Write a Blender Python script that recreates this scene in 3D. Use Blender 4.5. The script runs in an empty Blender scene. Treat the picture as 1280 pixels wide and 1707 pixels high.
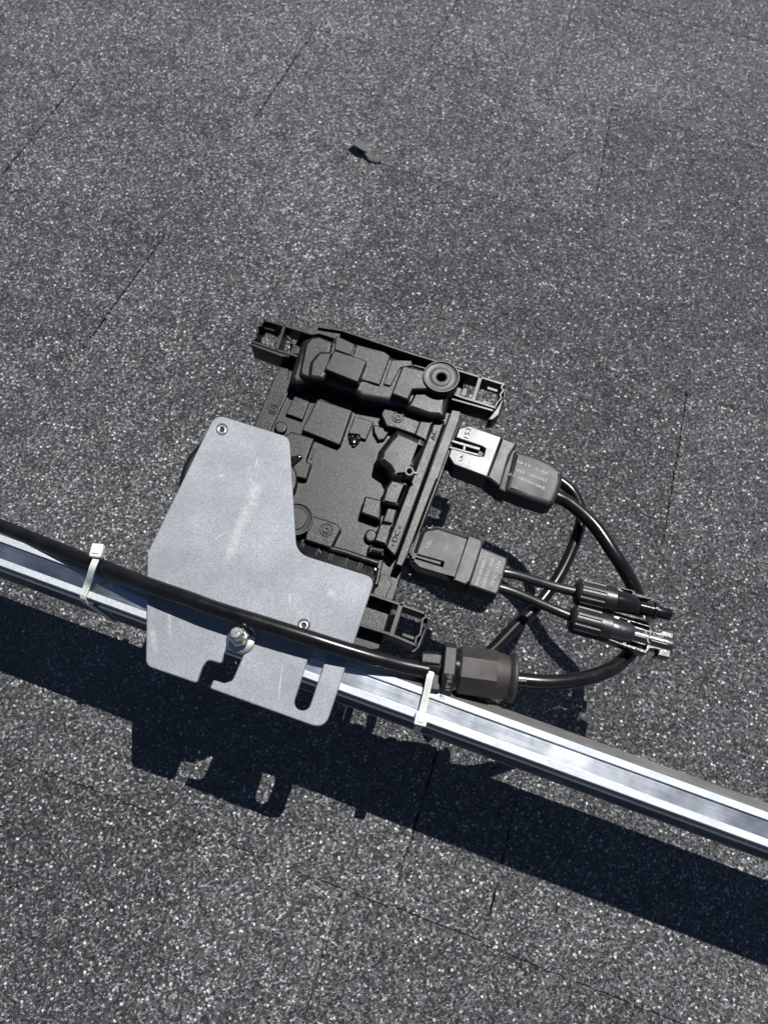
import bpy, bmesh, math, random
from mathutils import Vector, Matrix, noise
from mathutils.geometry import tessellate_polygon
random.seed(7)
sc = bpy.context.scene
COL = sc.collection
R = math.radians

# ------------------------------------------------------------------ camera
HC = 0.52                                   # height of the lens above the roof
FPX, PW, PH = 1250.0, 1280.0, 1707.0        # focal length in pixels of the 1280 x 1707 photograph
BX = Vector((0.94187, 0.31736, -0.11027))   # roof axes (along the rail, up the slope, out of the roof) in camera space
BY = Vector((0.33572, -0.87648, 0.34506))
BZ = Vector((0.01286, -0.36202, -0.93208))
cam_d = bpy.data.cameras.new("camera")
cam = bpy.data.objects.new("camera", cam_d)
COL.objects.link(cam)
sc.camera = cam
right = Vector((BX[0], BY[0], BZ[0])); down = Vector((BX[1], BY[1], BZ[1])); fwd = Vector((BX[2], BY[2], BZ[2]))
fwd.normalize(); right = (right - fwd * right.dot(fwd)).normalized(); up = right.cross(fwd)
m = Matrix((right, up, -fwd)).transposed().to_4x4()
m.translation = Vector((0, 0, HC))
cam.matrix_world = m
cam_d.sensor_fit = 'VERTICAL'
cam_d.sensor_height = 24.0
cam_d.lens = FPX / PH * 24.0
cam_d.clip_start = 0.01
cam_d.clip_end = 200.0
cam_d.dof.use_dof = True
cam_d.dof.focus_distance = 0.45
cam_d.dof.aperture_fstop = 7.0

# ------------------------------------------------------------------ light
SUN = Vector((0.1506, 0.5408, 1.0)).normalized()
world = bpy.data.worlds.new("World")
sc.world = world
world.use_nodes = True
nt = world.node_tree
bg = nt.nodes['Background']
sky = nt.nodes.new('ShaderNodeTexSky')
sky.sky_type = 'NISHITA'
sky.sun_disc = False
sky.sun_elevation = math.asin(SUN.z)
sky.sun_rotation = math.atan2(SUN.x, SUN.y)
sky.air_density = 0.55
sky.dust_density = 0.3
sky.ozone_density = 1.0
sky.altitude = 1200
nt.links.new(sky.outputs[0], bg.inputs[0])
bg.inputs[1].default_value = 0.052
sl = bpy.data.lights.new("sun", 'SUN')
sl.energy = 5.0
sl.angle = R(0.53)
sl.color = (1.0, 0.982, 0.955)
sun = bpy.data.objects.new("sun", sl)
sun.rotation_euler = SUN.to_track_quat('Z', 'Y').to_euler()
sun.location = SUN * 5
COL.objects.link(sun)
sc.view_settings.view_transform = 'Standard'
sc.view_settings.look = 'None'
sc.view_settings.exposure = 0.6
sc.view_settings.gamma = 1.0

# ------------------------------------------------------------------ helpers
def ray(px, py):
    r = Vector((px - PW / 2, py - PH / 2, FPX))
    return Vector((BX.dot(r), BY.dot(r), BZ.dot(r)))

def P(px, py, z=0.0):
    """the point of the place at height z that the photograph shows at a pixel"""
    q = ray(px, py)
    t = (HC - z) / -q.z
    return Vector((q.x * t, q.y * t, z))

ZO = {0: (0, 0, 1.0), 1: (400, 520, 5.3333), 2: (600, 560, 4.923), 3: (420, 740, 4.923), 4: (600, 780, 4.923), 5: (730, 690, 4.923),
      6: (900, 900, 4.923), 7: (600, 980, 4.2667), 8: (100, 860, 4.2667), 9: (200, 660, 2.909), 10: (320, 980, 4.2667)}

def z(k, *pts):
    """survey notes taken from enlargement k -> photograph coordinates (a third number, a corner radius, is kept and scaled)"""
    ox, oy, s = ZO[k]
    return [(ox + p[0] / s, oy + p[1] / s) + ((p[2] / s,) if len(p) > 2 else ()) for p in pts]

def fillet(pts, r=3.0, n=5):
    """round the corners of a closed outline"""
    out = []
    N = len(pts)
    for i in range(N):
        p = Vector(pts[i][:2]); a = Vector(pts[i - 1][:2]); b = Vector(pts[(i + 1) % N][:2])
        rr = pts[i][2] if len(pts[i]) > 2 else r
        u = a - p; v = b - p
        lu, lv = u.length, v.length
        if rr <= 0.01 or lu < 1e-6 or lv < 1e-6:
            out.append(p); continue
        u /= lu; v /= lv
        ang = u.angle(v, math.pi)
        if ang > R(172):
            out.append(p); continue
        d = min(rr / math.tan(ang / 2), lu * 0.48, lv * 0.48)
        p0 = p + u * d; p1 = p + v * d
        for j in range(n + 1):
            t = j / n
            out.append(p0 * (1 - t) ** 2 + p * 2 * t * (1 - t) + p1 * t * t)
    return out

def circ(cx, cy, rx, ry=None, n=28, a0=0):
    ry = ry or rx
    return [(cx + rx * math.cos(a0 + 2 * math.pi * i / n), cy + ry * math.sin(a0 + 2 * math.pi * i / n), 0) for i in range(n)]

def wpts(pts, zz):
    return [P(p[0], p[1], zz).to_2d() for p in pts]

def area(l):
    return sum(l[i - 1].x * l[i].y - l[i].x * l[i - 1].y for i in range(len(l))) / 2

def offset(l, d):
    """move a loop inward (to the left of its direction) by d"""
    out = []
    N = len(l)
    for i in range(N):
        a = (l[i] - l[i - 1]); b = (l[(i + 1) % N] - l[i])
        if a.length < 1e-9: a = b
        if b.length < 1e-9: b = a
        a = a.normalized(); b = b.normalized()
        na = Vector((-a.y, a.x)); nb = Vector((-b.y, b.x))
        nn = na + nb
        if nn.length < 1e-6:
            nn = na
        nn.normalize()
        c = max(nn.dot(na), 0.5)
        out.append(l[i] + nn * (d / c))
    return out

def newobj(name, bm_or_me, mat, parent=None, smooth=True, ang=32):
    if isinstance(bm_or_me, bmesh.types.BMesh):
        bm = bm_or_me
        bmesh.ops.remove_doubles(bm, verts=bm.verts, dist=1e-7)
        bmesh.ops.recalc_face_normals(bm, faces=bm.faces)
        me = bpy.data.meshes.new(name)
        bm.to_mesh(me); bm.free()
    else:
        me = bm_or_me
    if smooth:
        for p in me.polygons:
            p.use_smooth = True
        me.set_sharp_from_angle(angle=R(ang))
        for p in me.polygons:
            if abs(p.normal.z) > 0.99995:
                p.use_smooth = False
    me.materials.clear()
    me.materials.append(mat)
    o = bpy.data.objects.new(name, me)
    COL.objects.link(o)
    if parent:
        o.parent = parent
        off = Vector((0, 0, 0)); q = parent
        while q:
            off += q.location; q = q.parent
        me.transform(Matrix.Translation(-off))
    return o

def thing(name, label, cat, loc, group=None):
    o = bpy.data.objects.new(name, None)
    o.empty_display_size = 0.02
    COL.objects.link(o)
    o.location = loc
    o['label'] = label; o['category'] = cat
    if group: o['group'] = group
    return o

def tag(o, label, cat, group=None):
    o['label'] = label; o['category'] = cat
    if group: o['group'] = group
    return o

def add_prism(bm, loops, zt, zb, bev=0.0006, seg=3, draft=0.0, bot_bev=0.0, hbev=None):
    """loops: world 2-D loops, first the outer one, then holes"""
    L = []
    for i, l in enumerate(loops):
        l = [Vector(p) for p in l]
        if (area(l) < 0) == (i == 0):
            l.reverse()
        L.append(l)
    h = zt - zb
    bev0 = min(bev, h * 0.95)
    caps_t = []; caps_b = []
    for li, l in enumerate(L):
        bev = bev0 if (li == 0 or hbev is None) else hbev
        rings = []
        if bot_bev:
            rings.append((bot_bev, zb)); rings.append((0.0, zb + bot_bev))
        else:
            rings.append((-draft * (h - bev), zb))
        if bev > 0:
            for k in range(seg + 1):
                a = math.pi / 2 * k / seg
                rings.append((bev * (1 - math.cos(a)), zt - bev + bev * math.sin(a)))
        else:
            rings.append((0, zt))
        vr = []
        for d, zz in rings:
            ll = offset(l, d) if abs(d) > 1e-9 else l
            vr.append([bm.verts.new((p.x, p.y, zz)) for p in ll])
        n = len(l)
        for a, b in zip(vr, vr[1:]):
            for i in range(n):
                j = (i + 1) % n
                bm.faces.new((a[i], a[j], b[j], b[i]))
        caps_t.append(vr[-1]); caps_b.append(vr[0])
    for caps in (caps_t, caps_b):
        flat = [v for c in caps for v in c]
        tris = tessellate_polygon([[v.co.copy() for v in c] for c in caps])
        for t in tris:
            try:
                bm.faces.new([flat[i] for i in t])
            except ValueError:
                pass

def prism(name, pts, zt, zb, mat, parent=None, bev=0.0006, r=3.0, seg=3, draft=0.0, holes=(), bot_bev=0.0, n=5, hbev=None):
    bm = bmesh.new()
    loops = [wpts(fillet(pts, r, n), zt)] + [wpts(fillet(h, r, n), zt) for h in holes]
    add_prism(bm, loops, zt, zb, bev, seg, draft, bot_bev, hbev)
    return newobj(name, bm, mat, parent)

def add_wall(bm, pts, zt, zb, th, closed=False, bev=0.0002):
    """an upright wall of thickness th along a polyline of photograph points"""
    w = [P(p[0], p[1], zt).to_2d() for p in pts]
    n = len(w)
    rng = range(n) if closed else range(n - 1)
    for i in rng:
        a = w[i]; b = w[(i + 1) % n]
        d = (b - a).normalized(); s = Vector((-d.y, d.x)) * th / 2
        e = d * th / 2
        add_prism(bm, [[a - e - s, b + e - s, b + e + s, a - e + s]], zt - 0.00002 * (i % 3), zb, bev, 1)

def frame_axes(a, b, roll=0.0):
    x = (b - a).normalized()
    y = Vector((0, 0, 1)).cross(x)
    if y.length < 1e-4: y = Vector((0, 1, 0))
    y.normalize()
    zz = x.cross(y)
    if roll:
        q = Matrix.Rotation(roll, 3, x)
        y = q @ y; zz = q @ zz
    return x, y, zz

def add_lathe(bm, a, b, prof, n=32, fn=None, sq=1.0):
    """revolve prof [(t along a-b in metres, radius)] about the axis a-b; fn(t, ang) scales the radius"""
    x, y, zz = frame_axes(a, b)
    rings = []
    for t, r in prof:
        ring = []
        for i in range(n):
            an = 2 * math.pi * i / n
            rr = r * (fn(t, an) if fn else 1.0)
            ring.append(bm.verts.new(a + x * t + y * (rr * math.cos(an)) + zz * (rr * math.sin(an) * sq)))
        rings.append(ring)
    for p, q in zip(rings, rings[1:]):
        for i in range(n):
            j = (i + 1) % n
            bm.faces.new((p[i], p[j], q[j], q[i]))
    bm.faces.new(rings[0]); bm.faces.new(list(reversed(rings[-1])))

def lathe(name, a, b, prof, mat, parent=None, n=32, fn=None, ang=32, sq=1.0):
    bm = bmesh.new()
    add_lathe(bm, a, b, prof, n, fn, sq)
    return newobj(name, bm, mat, parent, ang=ang)

def obox(bm, c, x, y, zz, sx, sy, sz, bev=0.0002):
    """box with half sizes sx, sy, sz about c, edges softened"""
    vs = []
    b = min(bev, sx * 0.6, sy * 0.6, sz * 0.6)
    bm2 = bmesh.new()
    bmesh.ops.create_cube(bm2, size=2.0)
    for v in bm2.verts:
        v.co = Vector((v.co.x * sx, v.co.y * sy, v.co.z * sz))
    if b > 0:
        bmesh.ops.bevel(bm2, geom=bm2.edges[:], offset=b, segments=2, affect='EDGES', profile=0.5)
    mp = {}
    for v in bm2.verts:
        mp[v] = bm.verts.new(c + x * v.co.x + y * v.co.y + zz * v.co.z)
    for f in bm2.faces:
        bm.faces.new([mp[v] for v in f.verts])
    bm2.free()

def spline(pts, sub=14):
    out = []
    n = len(pts)
    for i in range(n - 1):
        p0 = pts[max(i - 1, 0)]; p1 = pts[i]; p2 = pts[i + 1]; p3 = pts[min(i + 2, n - 1)]
        for k in range(sub):
            t = k / sub
            out.append(0.5 * ((2 * p1) + (p2 - p0) * t + (2 * p0 - 5 * p1 + 4 * p2 - p3) * t * t + (3 * p1 - p0 - 3 * p2 + p3) * t ** 3))
    out.append(pts[-1])
    return out

def tube(name, pts, r, mat, parent=None, n=20, sub=14):
    path = spline(pts, sub)
    bm = bmesh.new()
    rings = []
    for i, p in enumerate(path):
        d = (path[min(i + 1, len(path) - 1)] - path[max(i - 1, 0)]).normalized()
        y = Vector((0, 0, 1)).cross(d)
        if y.length < 1e-4: y = Vector((0, 1, 0))
        y.normalize(); zz = d.cross(y)
        rings.append([bm.verts.new(p + y * (r * math.cos(2 * math.pi * k / n)) + zz * (r * math.sin(2 * math.pi * k / n))) for k in range(n)])
    for a, b in zip(rings, rings[1:]):
        for k in range(n):
            j = (k + 1) % n
            bm.faces.new((a[k], a[j], b[j], b[k]))
    bm.faces.new(rings[0]); bm.faces.new(list(reversed(rings[-1])))
    return newobj(name, bm, mat, parent)

def lettering(name, s, p0, p1, zz, hpx, mat, parent, extr=0.00012, normal=None, bold=0.0):
    """words lying at height zz, running from pixel p0 to pixel p1, capitals hpx pixels tall"""
    if isinstance(p0, Vector): a, b = p0, p1
    else: a = P(p0[0], p0[1], zz); b = P(p1[0], p1[1], zz)
    cu = bpy.data.curves.new(name, 'FONT')
    cu.body = s; cu.size = 1.0; cu.extrude = 0.0; cu.offset = bold
    cu.resolution_u = 3
    to = bpy.data.objects.new(name, cu)
    COL.objects.link(to)
    bpy.context.view_layer.update()
    me = bpy.data.meshes.new_from_object(to)
    bpy.data.objects.remove(to); bpy.data.curves.remove(cu)
    xs = [v.co.x for v in me.vertices]
    w = max(xs) - min(xs); x0 = min(xs)
    d = b - a
    ln = d.length; x = d.normalized(); zn = Vector((0, 0, 1))
    if normal is not None:
        zn = normal.normalized()
        zn = (zn - x * zn.dot(x)).normalized()
    y = zn.cross(x)
    mpp = 1.0 if isinstance(p0, Vector) else (P(p0[0] + 1, p0[1], zz) - a).length
    sy = hpx * mpp / 0.70
    sx = ln / w
    for v in me.vertices:
        v.co = a + x * ((v.co.x - x0) * sx) + y * (v.co.y * sy) + zn * 0.00003
    bm = bmesh.new(); bm.from_mesh(me); bpy.data.meshes.remove(me)
    if extr > 0:
        g = bmesh.ops.extrude_face_region(bm, geom=bm.faces[:])
        bmesh.ops.translate(bm, verts=[e for e in g['geom'] if isinstance(e, bmesh.types.BMVert)], vec=zn * extr)
    return newobj(name, bm, mat, parent, smooth=False)

# ------------------------------------------------------------------ materials
def mat_new(name):
    m_ = bpy.data.materials.new(name); m_.use_nodes = True
    t = m_.node_tree; b = t.nodes['Principled BSDF']
    return m_, t, b

def N(t, typ, **kw):
    n_ = t.nodes.new(typ)
    for k, v in kw.items():
        if k.startswith('i_'):
            key = k[2:]
            key = int(key) if key.isdigit() else key.replace('_', ' ')
            n_.inputs[key].default_value = v
        else:
            setattr(n_, k, v)
    return n_

def ramp(t, stops, interp='LINEAR'):
    r_ = t.nodes.new('ShaderNodeValToRGB'); r_.color_ramp.interpolation = interp
    e = r_.color_ramp.elements
    while len(e) < len(stops): e.new(0.5)
    for el, (p, c) in zip(e, stops):
        el.position = p; el.color = (c, c, c, 1) if not isinstance(c, tuple) else c + (1,)
    return r_

def mat_granules():
    m_, t, b = mat_new('asphalt_granules'); l = t.links.new
    tc = N(t, 'ShaderNodeTexCoord')
    co = tc.outputs['Object']
    nz = N(t, 'ShaderNodeTexNoise', i_Scale=900.0, i_Detail=2.0)
    l(co, nz.inputs['Vector'])
    sub = N(t, 'ShaderNodeVectorMath', operation='SUBTRACT'); sub.inputs[1].default_value = (0.5, 0.5, 0.5)
    l(nz.outputs['Color'], sub.inputs[0])
    sca = N(t, 'ShaderNodeVectorMath', operation='SCALE'); sca.inputs['Scale'].default_value = 0.0011
    l(sub.outputs[0], sca.inputs[0])
    add = N(t, 'ShaderNodeVectorMath', operation='ADD'); l(co, add.inputs[0]); l(sca.outputs[0], add.inputs[1])
    vec = add.outputs[0]
    def vor(scale, feat='F1'):
        v = N(t, 'ShaderNodeTexVoronoi', feature=feat, voronoi_dimensions='2D', i_Scale=scale)
        l(vec, v.inputs['Vector']); return v
    S = 820.0
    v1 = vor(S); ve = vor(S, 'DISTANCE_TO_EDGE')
    sep = N(t, 'ShaderNodeSeparateColor'); l(v1.outputs['Color'], sep.inputs[0])
    cr = ramp(t, [(0.0, 0.030), (0.35, 0.058), (0.62, 0.088), (0.80, 0.125), (0.90, 0.18), (0.96, 0.28), (1.0, 0.50)])
    l(sep.outputs[0], cr.inputs[0])
    # worn and blended patches
    n2 = N(t, 'ShaderNodeTexNoise', i_Scale=5.5, i_Detail=5.0, i_Roughness=0.6)
    l(co, n2.inputs['Vector'])
    r2 = ramp(t, [(0.32, 0.64), (0.66, 1.18)])
    l(n2.outputs[0], r2.inputs[0])
    n3 = N(t, 'ShaderNodeTexNoise', i_Scale=60.0, i_Detail=3.0)
    l(co, n3.inputs['Vector'])
    r3 = ramp(t, [(0.3, 0.75), (0.7, 1.2)])
    l(n3.outputs[0], r3.inputs[0])
    mx = N(t, 'ShaderNodeMix', data_type='RGBA', blend_type='MULTIPLY'); mx.inputs[0].default_value = 1.0
    l(cr.outputs[0], mx.inputs[6]); l(r2.outputs[0], mx.inputs[7])
    mx2 = N(t, 'ShaderNodeMix', data_type='RGBA', blend_type='MULTIPLY'); mx2.inputs[0].default_value = 1.0
    l(mx.outputs[2], mx2.inputs[6]); l(r3.outputs[0], mx2.inputs[7])
    oi = N(t, 'ShaderNodeObjectInfo')
    ro = ramp(t, [(0.0, 0.74), (1.0, 1.14)]); l(oi.outputs['Random'], ro.inputs[0])
    mx3 = N(t, 'ShaderNodeMix', data_type='RGBA', blend_type='MULTIPLY'); mx3.inputs[0].default_value = 1.0
    l(mx2.outputs[2], mx3.inputs[6]); l(ro.outputs[0], mx3.inputs[7]); mx2 = mx3
    # bald pits where granules have come off
    n5 = N(t, 'ShaderNodeTexNoise', i_Scale=75.0, i_Detail=4.0, i_Roughness=0.7); l(co, n5.inputs['Vector'])
    r5 = ramp(t, [(0.68, 1.0), (0.72, 0.25)]); l(n5.outputs[0], r5.inputs[0])
    mx4 = N(t, 'ShaderNodeMix', data_type='RGBA', blend_type='MULTIPLY'); mx4.inputs[0].default_value = 1.0
    l(mx2.outputs[2], mx4.inputs[6]); l(r5.outputs[0], mx4.inputs[7]); mx2 = mx4
    # slight hue variety per granule
    hv = N(t, 'ShaderNodeMix', data_type='RGBA', blend_type='MULTIPLY'); hv.inputs[0].default_value = 1.0
    tint = N(t, 'ShaderNodeMix', data_type='RGBA'); tint.inputs[6].default_value = (1.0, 0.96, 0.92, 1); tint.inputs[7].default_value = (0.94, 0.99, 1.06, 1)
    l(sep.outputs[1], tint.inputs[0]); l(mx2.outputs[2], hv.inputs[6]); l(tint.outputs[2], hv.inputs[7])
    # sparse larger pale granules
    vb = vor(430.0)
    sb = N(t, 'ShaderNodeSeparateColor'); l(vb.outputs['Color'], sb.inputs[0])
    pb = ramp(t, [(0.905, 0.0), (0.915, 1.0)]); l(sb.outputs[1], pb.inputs[0])
    db = ramp(t, [(0.33, 1.0), (0.40, 0.0)]); l(vb.outputs['Distance'], db.inputs[0])
    mb = N(t, 'ShaderNodeMath', operation='MULTIPLY'); l(pb.outputs[0], mb.inputs[0]); l(db.outputs[0], mb.inputs[1])
    cb = ramp(t, [(0.0, 0.14), (0.6, 0.30), (1.0, 0.62)]); l(sb.outputs[0], cb.inputs[0])
    # asphalt binder colour between granules, with crevice shade painted in
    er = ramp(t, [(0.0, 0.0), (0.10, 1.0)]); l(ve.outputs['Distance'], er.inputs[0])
    tar_shade = N(t, 'ShaderNodeMix', data_type='RGBA'); tar_shade.inputs[6].default_value = (0.010, 0.010, 0.011, 1)
    l(er.outputs[0], tar_shade.inputs[0]); l(hv.outputs[2], tar_shade.inputs[7])
    fin = N(t, 'ShaderNodeMix', data_type='RGBA'); l(mb.outputs[0], fin.inputs[0]); l(tar_shade.outputs[2], fin.inputs[6]); l(cb.outputs[0], fin.inputs[7])
    l(fin.outputs[2], b.inputs['Base Color'])
    # every granule faces its own way
    s3 = N(t, 'ShaderNodeVectorMath', operation='SUBTRACT'); s3.inputs[1].default_value = (0.5, 0.5, 0.5)
    l(v1.outputs['Color'], s3.inputs[0])
    k3 = N(t, 'ShaderNodeVectorMath', operation='MULTIPLY'); k3.inputs[1].default_value = (1.15, 1.15, 0.2)
    l(s3.outputs[0], k3.inputs[0])
    hgt = N(t, 'ShaderNodeMath', operation='MULTIPLY'); hgt.inputs[1].default_value = 1.0
    hr = ramp(t, [(0.0, 0.0), (0.22, 0.85), (0.45, 1.0)]); l(ve.outputs['Distance'], hr.inputs[0])
    hm = N(t, 'ShaderNodeMath', operation='MULTIPLY_ADD'); hm.inputs[1].default_value = 0.7
    l(sep.outputs[2], hm.inputs[0]); hm.inputs[2].default_value = 0.5
    l(hr.outputs[0], hgt.inputs[0]); l(hm.outputs[0], hgt.inputs[1])
    bp = N(t, 'ShaderNodeBump', i_Strength=0.9, i_Distance=0.0007)
    l(hgt.outputs[0], bp.inputs['Height'])
    a2 = N(t, 'ShaderNodeVectorMath', operation='ADD'); l(bp.outputs[0], a2.inputs[0]); l(k3.outputs[0], a2.inputs[1])
    nn = N(t, 'ShaderNodeVectorMath', operation='NORMALIZE'); l(a2.outputs[0], nn.inputs[0])
    l(nn.outputs[0], b.inputs['Normal'])
    b.inputs['Roughness'].default_value = 0.42
    b.inputs['Specular IOR Level'].default_value = 0.5
    return m_

def grain_normal(t, col, k):
    g = N(t, 'ShaderNodeNewGeometry')
    s_ = N(t, 'ShaderNodeVectorMath', operation='SUBTRACT'); s_.inputs[1].default_value = (0.5, 0.5, 0.5)
    t.links.new(col, s_.inputs[0])
    m1 = N(t, 'ShaderNodeVectorMath', operation='SCALE'); m1.inputs['Scale'].default_value = k
    t.links.new(s_.outputs[0], m1.inputs[0])
    a_ = N(t, 'ShaderNodeVectorMath', operation='ADD'); t.links.new(g.outputs['Normal'], a_.inputs[0]); t.links.new(m1.outputs[0], a_.inputs[1])
    n_ = N(t, 'ShaderNodeVectorMath', operation='NORMALIZE'); t.links.new(a_.outputs[0], n_.inputs[0])
    return n_.outputs[0]

def mat_plastic(name, base=0.02, rough=0.42, grain=0.25, gscale=2600.0, spec=0.5, tint=(1, 1, 1), dust=0.0):
    m_, t, b = mat_new(name); l = t.links.new
    tc = N(t, 'ShaderNodeTexCoord'); co = tc.outputs['Object']
    nz = N(t, 'ShaderNodeTexNoise', i_Scale=gscale, i_Detail=2.0, i_Roughness=0.7); l(co, nz.inputs['Vector'])
    n2 = N(t, 'ShaderNodeTexNoise', i_Scale=70.0, i_Detail=5.0, i_Roughness=0.65); l(co, n2.inputs['Vector'])
    l(grain_normal(t, nz.outputs['Color'], grain), b.inputs['Normal'])
    c0 = tuple(base * x for x in tint); c1 = tuple((base * 1.6 + dust) * x for x in tint)
    rc = ramp(t, [(0.35, c0), (0.75, c1)]); l(n2.outputs[0], rc.inputs[0]); l(rc.outputs[0], b.inputs['Base Color'])
    rr = ramp(t, [(0.3, rough - 0.05), (0.7, rough + 0.08)]); l(n2.outputs[0], rr.inputs[0]); l(rr.outputs[0], b.inputs['Roughness'])
    b.inputs['Specular IOR Level'].default_value = spec
    return m_

def mat_metal(name, col, rough, grain=0.0, gscale=1500.0, brushed=None, metallic=1.0, smear=None, var=0.1):
    m_, t, b = mat_new(name); l = t.links.new
    tc = N(t, 'ShaderNodeTexCoord'); co = tc.outputs['Object']
    b.inputs['Metallic'].default_value = metallic
    vec = co
    if brushed:
        mp = N(t, 'ShaderNodeMapping'); mp.inputs['Scale'].default_value = brushed; l(co, mp.inputs['Vector']); vec = mp.outputs[0]
    nz = N(t, 'ShaderNodeTexNoise', i_Scale=gscale, i_Detail=3.0, i_Roughness=0.7); l(vec, nz.inputs['Vector'])
    n2 = N(t, 'ShaderNodeTexNoise', i_Scale=35.0, i_Detail=5.0, i_Roughness=0.6); l(co, n2.inputs['Vector'])
    rc = ramp(t, [(0.3, tuple(c * (1 - var) for c in col)), (0.7, tuple(min(1, c * (1 + var)) for c in col))])
    l(nz.outputs[0], rc.inputs[0])
    colout = rc.outputs[0]
    rr = ramp(t, [(0.3, rough - 0.04), (0.7, rough + 0.06)]); l(n2.outputs[0], rr.inputs[0])
    rout = rr.outputs[0]
    if smear:
        # rubbed oxide smears and fine scratches, in the place's own coordinates
        acc = None
        for (a, bb, wd) in smear:
            d = (bb - a); L_ = d.length; d = d / L_
            s_ = N(t, 'ShaderNodeVectorMath', operation='SUBTRACT'); l(co, s_.inputs[0]); s_.inputs[1].default_value = (a.x, a.y, 0)
            dot = N(t, 'ShaderNodeVectorMath', operation='DOT_PRODUCT'); l(s_.outputs[0], dot.inputs[0]); dot.inputs[1].default_value = (d.x / L_, d.y / L_, 0)
            cr_ = N(t, 'ShaderNodeVectorMath', operation='DOT_PRODUCT'); l(s_.outputs[0], cr_.inputs[0]); cr_.inputs[1].default_value = (-d.y / wd, d.x / wd, 0)
            ab = N(t, 'ShaderNodeMath', operation='ABSOLUTE'); l(cr_.outputs['Value'], ab.inputs[0])
            m1 = N(t, 'ShaderNodeMapRange'); m1.interpolation_type = 'SMOOTHSTEP'; m1.inputs[1].default_value = 1.0; m1.inputs[2].default_value = 0.0; l(ab.outputs[0], m1.inputs[0])
            c_ = N(t, 'ShaderNodeMath', operation='SUBTRACT'); l(dot.outputs['Value'], c_.inputs[0]); c_.inputs[1].default_value = 0.5
            c2 = N(t, 'ShaderNodeMath', operation='ABSOLUTE'); l(c_.outputs[0], c2.inputs[0])
            m2 = N(t, 'ShaderNodeMapRange'); m2.interpolation_type = 'SMOOTHSTEP'; m2.inputs[1].default_value = 0.5; m2.inputs[2].default_value = 0.2; l(c2.outputs[0], m2.inputs[0])
            mu = N(t, 'ShaderNodeMath', operation='MULTIPLY'); l(m1.outputs[0], mu.inputs[0]); l(m2.outputs[0], mu.inputs[1])
            if acc is None: acc = mu.outputs[0]
            else:
                ma = N(t, 'ShaderNodeMath', operation='MAXIMUM'); l(acc, ma.inputs[0]); l(mu.outputs[0], ma.inputs[1]); acc = ma.outputs[0]
        n3 = N(t, 'ShaderNodeTexNoise', i_Scale=420.0, i_Detail=6.0, i_Roughness=0.75); l(co, n3.inputs['Vector'])
        r3 = ramp(t, [(0.34, 0.0), (0.60, 1.0)]); l(n3.outputs[0], r3.inputs[0])
        mu = N(t, 'ShaderNodeMath', operation='MULTIPLY'); l(acc, mu.inputs[0]); l(r3.outputs[0], mu.inputs[1])
        # scratches
        sm = N(t, 'ShaderNodeMapping'); sm.inputs['Rotation'].default_value = (0, 0, R(62)); sm.inputs['Scale'].default_value = (260, 9, 1); l(co, sm.inputs['Vector'])
        n4 = N(t, 'ShaderNodeTexNoise', i_Scale=1.0, i_Detail=3.0, i_Roughness=0.8); l(sm.outputs[0], n4.inputs['Vector'])
        r4 = ramp(t, [(0.70, 0.0), (0.78, 0.35)]); l(n4.outputs[0], r4.inputs[0])
        mm = N(t, 'ShaderNodeMath', operation='MAXIMUM'); l(mu.outputs[0], mm.inputs[0]); l(r4.outputs[0], mm.inputs[1])
        mc = N(t, 'ShaderNodeMix', data_type='RGBA'); l(mm.outputs[0], mc.inputs[0]); l(colout, mc.inputs[6]); mc.inputs[7].default_value = (0.52, 0.54, 0.55, 1)
        colout = mc.outputs[2]
        mr = N(t, 'ShaderNodeMath', operation='MULTIPLY_ADD'); l(mm.outputs[0], mr.inputs[0]); mr.inputs[1].default_value = 0.10; l(rout, mr.inputs[2]); rout = mr.outputs[0]
    l(colout, b.inputs['Base Color']); l(rout, b.inputs['Roughness'])
    if grain:
        l(grain_normal(t, nz.outputs['Color'], grain), b.inputs['Normal'])
    return m_

ZR = 0.1024          # top of the rail
ZP = 0.1050          # top of the bracket plate
F = 0.0920           # floor of the inverter housing

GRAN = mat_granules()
TAR = mat_plastic('roof_tar', 0.008, 0.6, 0.6, 900)
M_body = mat_plastic('moulded_black_plastic', 0.003, 0.41, 0.50, 2000, spec=0.46)
M_frame = mat_plastic('bracket_black_plastic', 0.005, 0.38, 0.25, 2200, spec=0.45)
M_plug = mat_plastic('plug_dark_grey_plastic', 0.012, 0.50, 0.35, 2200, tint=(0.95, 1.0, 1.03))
M_plug_lit = mat_plastic('plug_pale_lit_plastic', 0.030, 0.385, 0.32, 2400, spec=0.7)  # plug plastic made paler and glossier to carry the sunlit glare
M_boot = mat_plastic('plug_boot_rubber', 0.010, 0.55, 0.40, 2400, tint=(0.95, 1.0, 1.05))
M_cable = mat_plastic('cable_jacket', 0.004, 0.24, 0.06, 1200, dust=0.001, spec=0.35)
M_lead = mat_plastic('lead_insulation', 0.008, 0.36, 0.12, 1800, tint=(1.08, 1.0, 0.92))
M_gloss = mat_plastic('glossy_black_plastic', 0.005, 0.16, 0.10, 1000)
M_nut = mat_plastic('coupling_nut_plastic', 0.008, 0.36, 0.25, 1600, spec=0.45)
M_sleeve = mat_plastic('worn_glossy_sleeve', 0.012, 0.27, 0.34, 1300, spec=0.9)
M_brown = mat_plastic('weathered_brown_rubber', 0.014, 0.60, 0.45, 2000, tint=(1.22, 0.97, 0.86))
M_nylon, t_, b_ = mat_new('natural_nylon')
b_.inputs['Base Color'].default_value = (0.52, 0.55, 0.49, 1); b_.inputs['Roughness'].default_value = 0.38
b_.inputs['Subsurface Weight'].default_value = 0.35; b_.inputs['Subsurface Radius'].default_value = (0.002, 0.002, 0.0016); b_.inputs['Subsurface Scale'].default_value = 1.0
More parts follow.
